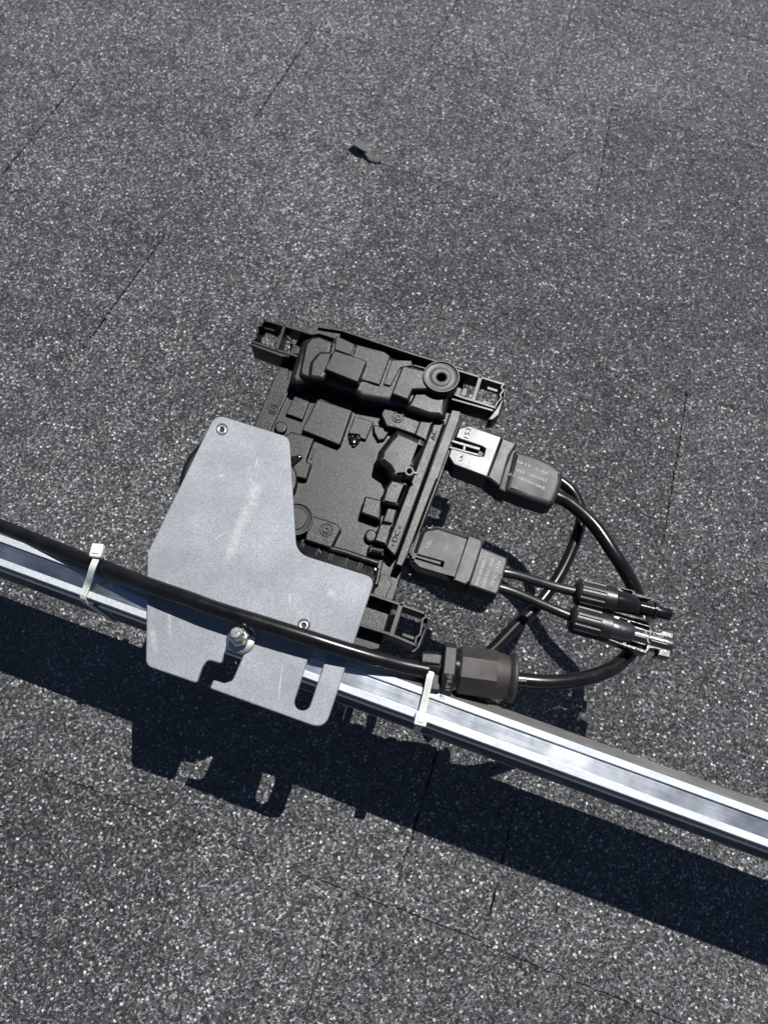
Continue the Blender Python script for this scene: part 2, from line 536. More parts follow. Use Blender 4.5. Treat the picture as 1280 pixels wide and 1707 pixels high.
smears = [(P(424, 815, ZP), P(370, 960, ZP), 0.0045), (P(432, 800, ZP), P(415, 850, ZP), 0.006), (P(252, 1040, ZP), P(262, 1095, ZP), 0.0025), (P(282, 1010, ZP), P(285, 1070, ZP), 0.002), (P(545, 985, ZP), P(560, 992, ZP), 0.003)]
M_plate = mat_metal('dull_galvanised_plate', (0.305, 0.320, 0.340), 0.78, 0.80, 1900.0, smear=smears, var=0.22)
M_rail = mat_metal('mill_finish_aluminium', (0.50, 0.53, 0.57), 0.24, 0.05, 900.0, brushed=(0.06, 1.0, 1.0), var=0.08)
M_knurl = mat_metal('knurled_aluminium', (0.47, 0.49, 0.515), 0.74, 0.5, 1500.0, var=0.14)
M_channel = mat_metal('drawn_aluminium_channel', (0.42, 0.45, 0.49), 0.24, 0.06, 900.0, brushed=(0.03, 1.6, 1.0), var=0.22)
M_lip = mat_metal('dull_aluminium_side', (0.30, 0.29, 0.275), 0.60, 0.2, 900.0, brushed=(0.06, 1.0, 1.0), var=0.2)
M_steel = mat_metal('stainless_steel', (0.60, 0.59, 0.56), 0.28, 0.05, 1200.0, var=0.12)
M_white = mat_plastic('white_print', 0.24, 0.6, 0.0, tint=(1, 1, 1))
M_emb = mat_plastic('embossed_plastic', 0.14, 0.45, 0.1)
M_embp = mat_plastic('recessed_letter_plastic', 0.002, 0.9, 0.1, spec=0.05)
M_thread = mat_metal('brass_paste', (0.55, 0.42, 0.12), 0.45, 0.1)
M_chip = mat_plastic('grey_felt_chip', 0.045, 0.75, 0.9, 900)

# ------------------------------------------------------------------ roof
def plate_sheet():
    bm = bmesh.new()
    s = 4.0
    vs = [bm.verts.new(p) for p in ((-s, -s, -0.0022), (s, -s, -0.0022), (s, s, -0.0022), (-s, s, -0.0022))]
    bm.faces.new(vs)
    return newobj('roof', bm, TAR, None, smooth=False)
roof = plate_sheet(); roof['kind'] = 'structure'

def shingle(x0, x1, y0, y1, lean0=0.0, lean1=0.0, lift=0.0):
    """one tab: ragged lower edge standing 1.5 mm proud, top end tucked under the next course"""
    loop = []
    def side(a, b, amp, step=0.004):
        n = max(2, int((b - a).length / step))
        d = (b - a); nn = Vector((-d.y, d.x)).normalized()
        ph = random.uniform(0, 100)
        return [a + d * (i / n) + nn * (amp * 0.35 * random.uniform(-1, 1) + amp * (noise.noise(Vector((i * 0.45, ph, 0))) + 0.6 * noise.noise(Vector((i * 0.09, ph, 5)))) if 0 < i else 0) for i in range(n)]
    A = Vector((x0, y0)); B = Vector((x1, y0)); C = Vector((x1 + lean1, y1)); D = Vector((x0 + lean0, y1))
    loop += side(A, B, 0.0011); loop += side(B, C, 0.0009, .0018); loop += [C, D]; loop += side(D, A, 0.0009, .0018)[1:]
    bm = bmesh.new()
    top = []; bot = []
    for p in loop:
        f = (p.y - y0) / (y1 - y0)
        zz = lift - (0.00018 + lift) * max(0, f)
        top.append(bm.verts.new((p.x, p.y, zz))); bot.append(bm.verts.new((p.x, p.y, zz - 0.0010 - lift)))
    n = len(top)
    for t_i in tessellate_polygon([[v.co.copy() for v in top]]):
        bm.faces.new([top[i] for i in t_i])
    for i in range(n):
        j = (i + 1) % n
        bm.faces.new((top[i], top[j], bot[j], bot[i]))
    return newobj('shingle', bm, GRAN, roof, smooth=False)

EXPO = 0.1409
Y0 = -0.10 * HC
# (position, lean of the cut) along each course; the photograph shows those that carry a lean
cuts = {-3: [-.55, -.2, .30], -2: [-.40, .22, .62], -1: [(-.183, -.006), (.009, -.012), .47], 0: [-.52, (.058, -.004), (.172, -.010), .66], 1: [-.80, -.22, .50],
        2: [(-.651, .027), -.02, (.269, -.018), .72], 3: [(-.945, .019), -.33, .42], 4: [(-.592, .022), (.034, -.030), .55], 5: [-1.10, (-.352, .016), (-.107, -.028), .34],
        6: [-.85, -.30, .20], 7: [-1.2, -.5, .1, .6], 8: [-.9, .0, .5], 9: [-.6, .3], 10: [-.8, .1], 11: [-.4]}
for n_, cs in cuts.items():
    ya = Y0 + EXPO * n_
    yb = ya + EXPO + 0.012
    wide = 0.00040 if n_ < 1 else 0.00065
    info = [(-1.35, 0.0, 0.0)] + [((c[0] * HC, c[1] * HC, wide) if isinstance(c, tuple) else (c * HC, random.uniform(-.004, .004), .0001)) for c in cs] + [(1.2, 0.0, 0.0)]
    for (xa, la_, ga_), (xb, lb_, gb_) in zip(info, info[1:]):
        shingle(xa + ga_, xb - gb_, ya + random.uniform(-0.0012, 0.0012), yb, la_, lb_, 0.0012 if n_ == 0 else random.choice((0, 0, 0.0001)))

# a curled flake standing on the shingles
bm = bmesh.new()
def flake(pp, hts, th=0.0009):
    lo = [bm.verts.new(P(*q) + Vector((0, 0, h_))) for q, h_ in zip(pp, hts)]
    hi = [bm.verts.new(v.co + Vector((0, 0, th))) for v in lo]
    c0 = sum((v.co for v in lo), Vector()) / len(lo) + Vector((0, 0, .0008))
    a_ = bm.verts.new(c0); b2 = bm.verts.new(c0 + Vector((0, 0, th)))
    n = len(lo)
    for k in range(n):
        m2 = (k + 1) % n
        bm.faces.new((lo[k], lo[m2], a_)); bm.faces.new((hi[k], hi[m2], b2)); bm.faces.new((lo[k], lo[m2], hi[m2], hi[k]))
flake([(583, 246), (590, 240), (601, 236), (610, 241), (615, 252), (612, 261), (605, 260), (593, 254)], [.0055, .002, .0004, .0004, .0010, .0045, .0060, .0068], .0006)
flake([(608, 262), (614, 258), (624, 264), (637, 266), (638, 271), (628, 273), (616, 270)], [.004, .0035, .0022, .0030, .0022, .0006, .001], .0006)
tag(newobj('roofing_flake', bm, M_chip, None, ang=50), 'small curled grey scrap lying alone on the shingles above the inverter', 'debris')

bm = bmesh.new()
flake([(537, 1588), (539, 1584), (542, 1583), (544, 1586), (543, 1591), (539, 1592)], [.0012, .0020, .0024, .0020, .0014, .0010], .0005)
tag(newobj('bark_chip', bm, mat_plastic('orange_brown_bark', 0.22, 0.8, 0.3, 900, tint=(1.3, 0.75, 0.5)), None, ang=50), 'tiny orange brown chip on the shingles near the bottom edge', 'debris')

# ------------------------------------------------------------------ rail
def build_rail():
    root = thing('mounting_rail', 'long silver aluminium rail with a shallow channel crossing the shingle roof', 'rail', Vector((0, 0.056, 0.052)))
    x0, x1 = -0.95, 0.95
    def strip(name, prof, mat):
        bm = bmesh.new()
        A = [bm.verts.new((x0, y, zz)) for y, zz in prof]; B = [bm.verts.new((x1, y, zz)) for y, zz in prof]
        n = len(prof)
        for i in range(n):
            j = (i + 1) % n
            bm.faces.new((A[i], A[j], B[j], B[i]))
        bm.faces.new(A); bm.faces.new(list(reversed(B)))
        return newobj(name, bm, mat, root, ang=25)
    yn, yf = 0.0478, 0.0650
    t = ZR
    prof = [(yn + .0004, t - .0004), (yn + .0043, t - .0004), (yn + .0046, t - .0016), (yf - .0046, t - .0016), (yf - .0043, t - .0004), (yf - .0004, t - .0004),
            (yf + .0001, t - .0012), (yf + .0050, t - .0080), (yf + .0052, t - .0095), (yf + .0036, t - .014), (yf + .0036, .0525), (yf + .0028, .052),
            (yn - .0012, .052), (yn - .0016, .0545), (yn - .0010, .0560), (yn - .0002, t - .0195), (yn - .0008, t - .0185), (yn - .0008, t - .0170), (yn, t - .0160), (yn - .0001, t - .001)]
    strip('rail_body', prof, M_rail)
    strip('channel_floor', [(yn + .0047, t - .0017), (yf - .0047, t - .0017), (yf - .0047, t - .00145), (yn + .0047, t - .00145)], M_channel)
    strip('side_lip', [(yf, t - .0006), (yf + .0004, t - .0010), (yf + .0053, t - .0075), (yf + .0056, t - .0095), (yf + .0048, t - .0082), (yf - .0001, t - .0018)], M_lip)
    strip('knurled_band', [(yn + .0002, t - .0004), (yn + .0040, t - .0004), (yn + .0040, t), (yn + .0004, t)], M_knurl)
    strip('knurled_band', [(yf - .0040, t - .0004), (yf - .0002, t - .0004), (yf - .0004, t), (yf - .0040, t)], M_knurl)
build_rail()

# ------------------------------------------------------------------ micro-inverter
inv = thing('microinverter', 'black ribbed microinverter with moulded component bumps half under the silver plate', 'inverter', P(600, 820, 0.08))
# backing slab
prism('base_plate', z(1, (575, 165, 50), (700, 92, 60)) + z(2, (860, 262, 6), (830, 610, 10)) + [(757, 700, 2), (677, 930, 4), (656, 1000, 3), (632, 1083, 6), (520, 1090, 10), (330, 1010, 20), (345, 880, 30)] + z(1, (125, 1005, 8), (350, 480, 6)),
      F - 0.0030, F - 0.0110, M_body, inv, bev=0.0008)
# housing floor
prism('housing_floor', z(1, (455, 600, 10)) + z(1, (620, 215, 40)) + z(2, (560, 262, 6), (750, 560, 6), (620, 690, 4)) + z(4, (430, 60, 4), (225, 610, 4), (150, 960, 6)) + [(560, 985, 5), (440, 930, 5)] + z(3, (300, 480, 10)) + z(1, (220, 1080, 10)),
      F, F - 0.0060, M_body, inv, bev=0.0008)
# left flange
prism('side_flange', z(1, (352, 482, 4), (432, 505, 6), (425, 590, 8), (468, 640, 8), (262, 1075, 4), (120, 1080, 4), (130, 1000, 6)), F + 0.0022, F - 0.0028, M_body, inv, bev=0.0006)
def screw_boss(k, cx, cy, r, zz):
    c = z(k, (cx, cy))[0]; s = ZO[k][2]
    o = prism('screw_boss', circ(c[0], c[1], r / s), zz + 0.0005, zz - 0.0015, M_body, inv, bev=0.0003, r=0, holes=[circ(c[0], c[1], r / s * 0.78)])
    prism('screw_head', circ(c[0], c[1], r / s * 0.55), zz + 0.0007, zz - 0.001, M_frame, o, bev=0.0003, r=0, holes=[circ(c[0], c[1], r / s * 0.22, n=6)])
screw_boss(1, 297, 865, 46, F + 0.0022)

# upper housing bar and the blocks on it
TB = F + 0.0132
prism('housing_bar', z(1, (432, 590, 60), (552, 235, 70), (690, 200, 30), (815, 245, 10), (850, 205, 8), (900, 222, 4)) + z(2, (410, 215, 4), (560, 262, 20), (700, 480, 30), (560, 600, 50), (300, 560, 60), (0, 505, 60)) + z(1, (990, 700, 60), (700, 605, 60), (480, 640, 60)),
      TB, F - 0.001, M_body, inv, bev=0.0040, seg=7, draft=0.05)
def block(k, pts, h, base, bev=0.0011, r=3.0, mat=None, name='housing_block', draft=0.06):
    h *= 1.3
    return prism(name, z(k, *pts), base + h, base - 0.0008, mat or M_body, inv, bev=bev, r=r, draft=draft)
block(1, [(520, 560, 50), (575, 285, 50), (625, 222, 40), (705, 212, 30), (828, 262, 30), (800, 390, 20), (760, 500, 20), (640, 600, 40)], .0020, TB, 0.0019, 6)
block(1, [(600, 585, 40), (618, 440, 60), (700, 340, 60), (850, 345, 20), (800, 520, 20), (740, 605, 40)], .0034, TB, 0.0026, 6)
block(1, [(835, 338, 12), (1128, 430, 16), (1048, 628, 16), (748, 508, 12)], .0052, TB, 0.0009, 3)
block(1, [(858, 208, 10), (1018, 285, 8), (985, 385, 6), (840, 335, 6)], .0010, TB, 0.0006, 2)
TB2 = TB + .0014
prism('housing_panel', z(1, (1032, 284, 8), (1290, 352, 4)) + z(2, (250, 165, 14), (160, 405, 14), (0, 350, 4)) + z(1, (1085, 600, 6), (1000, 392, 6)), TB2, TB - .001, M_body, inv, bev=0.0009, draft=0.05)
block(2, [(262, 195, 8), (425, 200, 14), (430, 245, 10), (330, 260, 10), (250, 410, 10), (190, 395, 8)], .0009, TB, 0.0006, 2)
block(2, [(348, 238, 18), (545, 285, 6), (575, 440, 8), (432, 440, 10), (395, 528, 20), (255, 475, 16)], .0034, TB, 0.0012, 3)
block(2, [(442, 418, 20), (735, 482, 26), (700, 672, 30), (560, 660, 40), (362, 590, 30)], .0022, TB - .0025, 0.0034, 4)
# long dark slot along the rear edge and the strip behind it
prism('rear_ledge', z(1, (700, 118, 6), (905, 150, 2)) + z(2, (420, 132, 2), (850, 262, 3), (845, 282, 3), (430, 158, 2)) + z(1, (900, 172, 3), (690, 140, 3)), F + 0.0062, F - 0.003, M_body, inv, bev=0.0005)
prism('rear_plate', z(1, (548, 215, 10), (575, 160, 30), (690, 96, 40), (780, 100, 20), (902, 160, 2), (890, 222, 2), (845, 240, 6), (700, 195, 10), (600, 215, 10)), F + .0042, F - .004, M_body, inv, bev=0.0005)
prism('rear_rib', z(2, (440, 232, 2), (550, 262, 2), (548, 276, 2), (436, 246, 2)), TB + .001, F, M_body, inv, bev=0.0003)

# floor components
block(1, [(484, 742, 14), (620, 792, 14), (555, 960, 14), (404, 906, 14)], .0018, F, 0.0008)
block(1, [(688, 768, 10), (1000, 872, 16), (888, 1190, 26), (546, 1052, 12)], .0034, F, 0.0010)
block(1, [(1018, 922, 6), (1188, 975, 8), (1118, 1138, 8), (1068, 1122, 6), (1060, 1092, 6), (958, 1082, 6)], .0016, F, 0.0007)
prism('housing_knob', z(1, *circ(362, 1022, 56)), F + .0026, F - .001, M_body, inv, bev=0.0012, r=0, seg=4)
block(1, [(462, 1060, 26), (662, 1122, 16), (600, 1290, 10), (590, 1330, 10), (640, 1345, 12), (590, 1490, 18), (480, 1470, 8), (430, 1300, 8), (380, 1105, 8)], .0030, F, 0.0012)
prism('clip_rib', z(1, (655, 1200, 8), (672, 1225, 8), (640, 1310, 8), (628, 1300, 8)), F + .0010, F - .001, M_body, inv, bev=0.0004)
prism('cable_stub', z(3, (310, 95, 8), (400, 78, 20), (418, 105, 14), (340, 175, 8), (310, 178, 8)), F + .0062, F + .001, M_gloss, inv, bev=0.002, seg=5)
# melted blob of black sealant
bm = bmesh.new()
for i, (bx, by, br) in enumerate(((1015, 1150, 44), (985, 1125, 26), (1052, 1125, 28), (1010, 1190, 20), (1000, 1105, 16), (1035, 1100, 14))):
    q = z(1, (bx, by))[0]
    c = P(q[0], q[1], F + .0004)
    rr = br / 5.333 * 0.0004
    g = bmesh.ops.create_icosphere(bm, subdivisions=2, radius=rr)
    for v in g['verts']:
        v.co = v.co * (1 + 0.35 * noise.noise(v.co * 900 + Vector((i, 0, 0))))
        v.co.z *= 0.6
        v.co += c
newobj('sealant_blob', bm, M_gloss, inv)

# right hand group
block(2, [(170, 640, 20), (205, 580, 12), (285, 552, 10), (420, 600, 20), (600, 660, 6), (600, 705, 6), (500, 700, 20), (455, 815, 14), (290, 756, 10), (215, 742, 20)], .0052, F, 0.0010)
screw_boss(2, 312, 663, 50, F + 0.0052 * 1.3)
block(2, [(490, 693, 20), (600, 706, 4), (545, 865, 6), (445, 812, 14)], .0066, F, 0.0011)
block(2, [(150, 930, 30), (225, 830, 30), (300, 752, 40), (420, 800, 10), (548, 860, 6), (470, 1070, 20), (400, 1170, 20), (260, 1180, 20), (215, 1090, 20), (130, 1030, 25)], .0100, F, 0.0045, 6)
block(2, [(105, 720, 10), (180, 745, 20), (250, 770, 20), (200, 850, 20), (150, 860, 10), (110, 790, 10)], .0020, F, 0.0010)
c = z(2, (405, 1108))[0]
oo = prism('eyelet_ring', circ(c[0], c[1], 38 / 4.923), F + .0160, F + .0140, M_emb, inv, bev=0.0005, r=0, holes=[circ(c[0], c[1], 23 / 4.923)])
prism('eyelet_stem', z(2, (438, 1108, 2), (475, 1118, 2), (470, 1138, 2), (430, 1126, 2)), F + .0158, F + .0142, M_emb, oo, bev=0.0004)
block(4, [(205, 150, 20), (255, 82, 16), (395, 118, 6), (318, 318, 10), (165, 285, 16)], .0078, F, 0.0022, 5)
block(4, [(40, 224, 22), (185, 265, 10), (165, 430, 10), (0, 372, 22)], .0052, F, 0.0013)
block(4, [(232, 292, 10), (318, 318, 6), (275, 470, 6), (178, 442, 10)], .0048, F, 0.0012)
block(4, [(160, 448, 16), (278, 462, 6), (222, 640, 6), (110, 600, 20)], .0052, F, 0.0014)
prism('housing_knob', z(4, *circ(88, 555, 52, 56)), F + .0032, F - .001, M_body, inv, bev=0.0014, r=0, seg=4)
block(4, [(70, 630, 14), (200, 660, 10), (200, 730, 14), (60, 700, 14)], .0030, F, 0.0015)
block(4, [(95, 660, 8), (185, 680, 8), (175, 705, 8), (90, 690, 8)], .0042, F, 0.0008, mat=M_gloss)

# port ridges on the right edge
RT = F + .0068
prism('port_ridge', z(2, (612, 684, 12), (700, 690, 12)) + z(4, (308, 690, 14), (285, 730, 16), (208, 650, 20)), RT, F - .003, M_body, inv, bev=0.0011)
prism('ridge_seal', z(2, (728, 640, 4), (742, 642, 4)) + z(4, (322, 735, 3), (306, 735, 3)), RT - .0012, F - .003, M_frame, inv, bev=0.0005)
prism('port_flange', z(2, (752, 602, 14), (830, 618, 14), (815, 690, 6)) + z(4, (640, 90, 2), (626, 95, 2), (500, 420, 4), (392, 712, 6), (345, 812, 10), (288, 792, 8)), RT + .0002, F - .009, M_body, inv, bev=0.0007)
prism('flange_lip', z(2, (835, 640, 4), (842, 645, 4)) + z(4, (655, 92, 2), (415, 716, 3), (405, 712, 3)), RT - .0030, F - .009, M_body, inv, bev=0.0003)
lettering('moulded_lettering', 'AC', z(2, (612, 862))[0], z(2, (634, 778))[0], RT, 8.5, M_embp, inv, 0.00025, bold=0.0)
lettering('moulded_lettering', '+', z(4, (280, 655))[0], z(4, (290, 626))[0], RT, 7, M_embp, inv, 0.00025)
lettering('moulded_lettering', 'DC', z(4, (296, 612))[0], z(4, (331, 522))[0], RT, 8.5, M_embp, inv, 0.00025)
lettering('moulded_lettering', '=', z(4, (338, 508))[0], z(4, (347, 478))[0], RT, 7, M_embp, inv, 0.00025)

# disc buttons
def button(k, cx, cy, r, zz, sq=0.94):
    c_ = z(k, (cx, cy))[0]; s = ZO[k][2]
    c_ = P(c_[0], c_[1], zz); rr = r / s * 0.000405
    bm = bmesh.new()
    prof = [(-0.010, rr * .98), (-0.001, rr), (-0.0003, rr), (0, rr * .985), (0, rr * .925), (-0.0009, rr * .90), (-0.0011, rr * .84), (-0.0013, rr * .58), (-0.0011, rr * .54), (-0.0009, rr * .52), (-0.0009, rr * .34), (-0.0010, rr * .30), (-0.0014, rr * .26), (-0.007, rr * .24)]
    rings = []
    n = 44
    for dz, q in prof:
        rings.append([bm.verts.new(c_ + Vector((q * math.cos(2 * math.pi * i / n), q * math.sin(2 * math.pi * i / n), dz))) for i in range(n)])
    for a, b in zip(rings, rings[1:]):
        for i in range(n):
            bm.faces.new((a[i], a[(i + 1) % n], b[(i + 1) % n], b[i]))
    bm.faces.new(rings[-1])
    return newobj('disc_button', bm, M_plug, inv, ang=28)
button(2, 668, 330, 140, TB + .0060)
o = button(3, 362, 612, 128, F + .0060)
prism('disc_lid', z(3, *circ(355, 610, 96)), F + .0054, F + .001, M_frame, o, bev=0.0006, r=0)
prism('housing_dome', circ(388, 813, 92, 97, n=48), F - .0005, F - .012, M_body, inv, bev=0.004, r=0, seg=6)
prism('side_knob', z(3, *circ(318, 290, 55, 120)), F + .0050, F, M_body, inv, bev=0.002, r=0)

# lower edge: boss, rounded lip, ribbed belt
block(3, [(470, 575, 14), (700, 652, 26), (732, 700, 20), (650, 862, 14), (430, 790, 14)], .0036, F, 0.0012)
screw_boss(3, 612, 702, 56, F + 0.0036 * 1.3)
def lip():
    pts_ = [P(*q, F + .0020) for q in z(3, (640, 862), (760, 892), (900, 940), (1040, 985))]
    return tube('rounded_lip', pts_, 0.0021, M_body, inv)
lip()
belt = prism('ribbed_belt', z(3, (330, 760, 10), (440, 795, 8), (640, 860, 6), (900, 945, 8), (1052, 1010, 16), (1030, 1120, 16), (980, 1250, 10), (600, 1150, 6), (330, 980, 6)), F + .0012, F - .008, M_gloss, inv, bev=0.0030, seg=5)
for a_, b_2 in (((425, 790), (395, 850)), ((440, 795), (412, 862)), ((553, 845), (520, 925)), ((662, 862), (625, 955)), ((684, 868), (645, 962)), ((788, 925), (755, 1005)), ((898, 945), (862, 1038)), ((918, 950), (882, 1046))):
    bm = bmesh.new()
    q = z(3, a_, b_2)
    A_ = P(*q[0], F + .0016); B_ = P(*q[1], F + .0016)
    x, y, zz = frame_axes(A_, B_)
    obox(bm, (A_ + B_) / 2 - zz * .0008, x, y, zz, (B_ - A_).length / 2, .00035, .0010, .0003)
    newobj('belt_rib', bm, M_body, belt)
# foot plate strips at the lower right corner
prism('foot_plate', z(4, (178, 868, 4), (235, 885, 4), (240, 930, 8), (262, 955, 6), (205, 1080, 4), (100, 1040, 4)) , F - .0025, F - .0080, M_body, inv, bev=0.0004)
prism('foot_plate', z(4, (262, 962, 4), (318, 978, 4), (275, 1090, 4), (222, 1072, 4)), F - .0035, F - .0090, M_body, inv, bev=0.0003)
prism('foot_plate', z(7, (60, 130, 4), (150, 160, 3), (108, 290, 3), (20, 260, 3)), F - .0035, F - .0090, M_body, inv, bev=0.0003)
prism('foot_plate', z(7, (150, 175, 3), (195, 190, 3), (155, 305, 3), (115, 292, 3)), F - .0045, F - .0095, M_body, inv, bev=0.0003)
prism('foot_plate', z(7, (0, 340, 3), (68, 360, 3), (55, 440, 3), (0, 425, 3)), F - .0035, F - .0090, M_body, inv, bev=0.0003)
prism('foot_plate', z(7, (74, 375, 3), (115, 390, 3), (95, 452, 3), (62, 442, 3)), F - .0045, F - .0095, M_body, inv, bev=0.0003)

# bracket arms: open frames of thin upright walls
def arm(name, zt, h, parts, ledges=()):
    bm = bmesh.new()
    for k, pl, th, dh in parts:
        add_wall(bm, z(k, *pl), zt - dh, zt - h, th)
    o_ = newobj(name, bm, M_frame, inv, ang=40)
    for k, pl, zz2, th2 in ledges:
        prism('frame_catch', z(k, *pl), zz2, zz2 - th2, M_frame, o_, bev=0.0003, r=0.6)
    return o_
ZA = F + .0075
arm('bracket_arm', ZA, .0125, [
    (1, [(222, 74), (395, 122), (640, 196)], .0014, 0),
    (1, [(222, 74), (196, 100), (190, 120), (156, 128), (160, 170), (142, 196), (146, 226), (118, 250)], .0011, 0),
    (1, [(116, 262), (330, 338), (545, 402)], .0016, 0),
    (1, [(396, 122), (328, 330)], .0020, 0)],
    [(1, [(185, 185, 0), (235, 150, 0), (345, 190, 0), (310, 290, 0), (300, 280, 0), (325, 205, 0), (232, 172, 0), (178, 240, 0), (165, 235, 0)], ZA - .0085, .002),
     (1, [(420, 200, 0), (460, 240, 0), (450, 275, 0), (525, 305, 0), (515, 370, 0), (440, 372, 0), (470, 285, 0), (415, 225, 0)], ZA - .0045, .002),
     (1, [(215, 125, 2), (318, 150, 2), (305, 172, 2), (215, 145, 2)], ZA - .004, .0015)])
prism('arm_end_cap', z(1, (100, 270, 14), (118, 255, 8), (440, 380, 4), (440, 400, 4), (370, 400, 6), (98, 300, 14)), ZA - .0008, ZA - .0150, M_frame, inv, bev=0.0006)
arm('bracket_arm', ZA, .0125, [
    (2, [(800, 280), (990, 338), (1178, 396)], .0016, 0),
    (2, [(1178, 396), (1158, 420), (1176, 446), (1150, 480), (1158, 510), (1130, 540), (1104, 585)], .0011, 0),
    (2, [(735, 462), (850, 506), (925, 528), (1104, 585)], .0018, 0),
    (2, [(988, 340), (930, 520)], .0026, 0)],
    [(2, [(1045, 412, 4), (1132, 440, 4), (1125, 462, 4), (1040, 436, 4)], ZA - .0035, .002),
     (2, [(1005, 525, 4), (1085, 548, 4), (1080, 566, 4), (1000, 545, 4)], ZA - .0030, .002),
     (2, [(800, 420, 2), (835, 430, 2), (818, 485, 2), (782, 475, 2)], ZA - .002, .008),
     (2, [(845, 425, 2), (882, 438, 2), (866, 496, 2), (828, 488, 2)], ZA - .003, .008)])
prism('arm_end_cap', z(2, (1196, 455, 16), (1190, 500, 10), (1140, 650, 20), (1090, 692, 30), (1040, 690, 10), (1110, 600, 10), (1172, 500, 6), (1180, 455, 6)), ZA - .003, ZA - .0135, M_frame, inv, bev=0.0008)
prism('arm_side', z(2, (740, 500, 4), (1100, 600, 10), (1095, 625, 10), (740, 525, 4)), ZA - .0012, ZA - .0145, M_frame, inv, bev=0.0006)
ZL = F + .0065
arm('bracket_arm', ZL, .0140, [
    (7, [(20, 30), (90, 50), (215, 92), (290, 118), (462, 180)], .0016, 0),
    (7, [(462, 180), (470, 205), (446, 220), (440, 262), (428, 330), (400, 352), (392, 402)], .0012, 0),
    (7, [(-60, 240), (0, 262), (222, 330), (392, 404)], .0016, 0),
    (7, [(290, 122), (226, 328)], .0028, 0)],
    [(7, [(300, 318, 4), (388, 345, 4), (384, 372, 4), (298, 342, 4)], ZL - .0060, .002),
     (7, [(430, 235, 3), (448, 240, 3), (442, 285, 3), (426, 280, 3)], ZL - .004, .006)])
prism('arm_end_cap', z(7, (470, 190, 10), (496, 225, 20), (488, 260, 14), (430, 420, 20), (385, 468, 20), (345, 455, 10), (395, 420, 6), (475, 240, 6)), ZL - .002, ZL - .0145, M_frame, inv, bev=0.0008)

# ------------------------------------------------------------------ bracket plate with its screws
plate_out = z(9, (463, 87, 62), (822, 200, 50), (856, 762, 95), (1238, 882, 48), (992, 1619, 70), (436, 1418, 10), (453, 1376, 12), (505, 1392, 10), (545, 1380, 34), (612, 1225, 0), (628, 1150, 30), (560, 1095, 30), (526, 1180, 10), (492, 1298, 14), (425, 1278, 34), (398, 1318, 20), (372, 1393, 16), (126, 1308, 44), (134, 760, 30))
slot = z(9, (966, 1200, 34), (1030, 1190, 34), (923, 1500, 34), (882, 1536, 40), (838, 1500, 34), (948, 1170, 34))
def capsule(a, b, r, n=10):
    a = Vector(a); b = Vector(b); an = math.atan2(b.y - a.y, b.x - a.x)
    return [(b.x + r * math.cos(an - math.pi / 2 + math.pi * i / n), b.y + r * math.sin(an - math.pi / 2 + math.pi * i / n), 0) for i in range(n + 1)] + \
           [(a.x + r * math.cos(an + math.pi / 2 + math.pi * i / n), a.y + r * math.sin(an + math.pi / 2 + math.pi * i / n), 0) for i in range(n + 1)]
slot = z(9, *capsule((974, 1215), (885, 1485), 40))
bm = bmesh.new()
s1 = z(9, *circ(493, 162, 27)); s2_ = z(9, *circ(890, 1112, 28))
add_prism(bm, [wpts(fillet(plate_out, 3, 8), ZP), wpts(fillet(slot, 3, 6), ZP), wpts(s1, ZP), wpts(s2_, ZP)], ZP, ZP - .0026, 0.0007, 4, 0, 0.0003)
plate = tag(newobj('bracket_plate', bm, M_plate, None), 'dull silver metal plate with hook notch and long slot bolted to rail', 'bracket')
for cx, cy in ((493, 162), (890, 1112)):
    q = z(9, (cx, cy))[0]
    r_ = 25.5 / 2.909
    o_ = prism('countersunk_screw', circ(q[0], q[1], r_), ZP - .0004, ZP - .004, M_steel, plate, bev=0.0006, r=0, holes=[circ(q[0], q[1], r_ * .42, n=6)])
    prism('hex_recess', circ(q[0], q[1], r_ * .41, n=6), ZP - .0014, ZP - .0038, M_frame, o_, bev=0, r=0)
# fine scratches as shallow ploughed lines, lying in the plate
bm = bmesh.new()
def scratch(bm, a, b, w):
    A_ = P(*a, ZP); B_ = P(*b, ZP)
    d = (B_ - A_).normalized(); s = Vector((-d.y, d.x, 0)) * w / 2
    zz = Vector((0, 0, 0.00004))
    bm.faces.new([bm.verts.new(v + zz) for v in (A_, (A_ + B_) / 2 - s, B_, (A_ + B_) / 2 + s)])
for k, a, b, w in ((9, (455, 700), (525, 655), .0004), (9, (655, 355), (668, 300), .0004), (9, (478, 396), (500, 378), .0006), (9, (485, 398), (508, 380), .0004), (9, (820, 950), (826, 1020), .0004), (9, (790, 1270), (765, 1520), .0004),
                   (9, (800, 1120), (806, 1180), .0004), (9, (235, 880), (225, 960), .0005), (9, (640, 1500), (650, 1440), .0003)):
    q = z(k, a, b); scratch(bm, q[0], q[1], w)
for i in range(16):
    a = (random.uniform(300, 560), random.uniform(790, 1130)); an = random.uniform(1.2, 2.3); l_ = random.uniform(4, 12)
    scratch(bm, a, (a[0] + l_ * math.cos(an), a[1] + l_ * math.sin(an)), .00022)
M_scr = mat_metal('bright_scratch', (0.45, 0.47, 0.49), 0.7)
o_ = newobj('scratch_marks', bm, M_scr, plate, smooth=False); o_['kind'] = 'stuff'

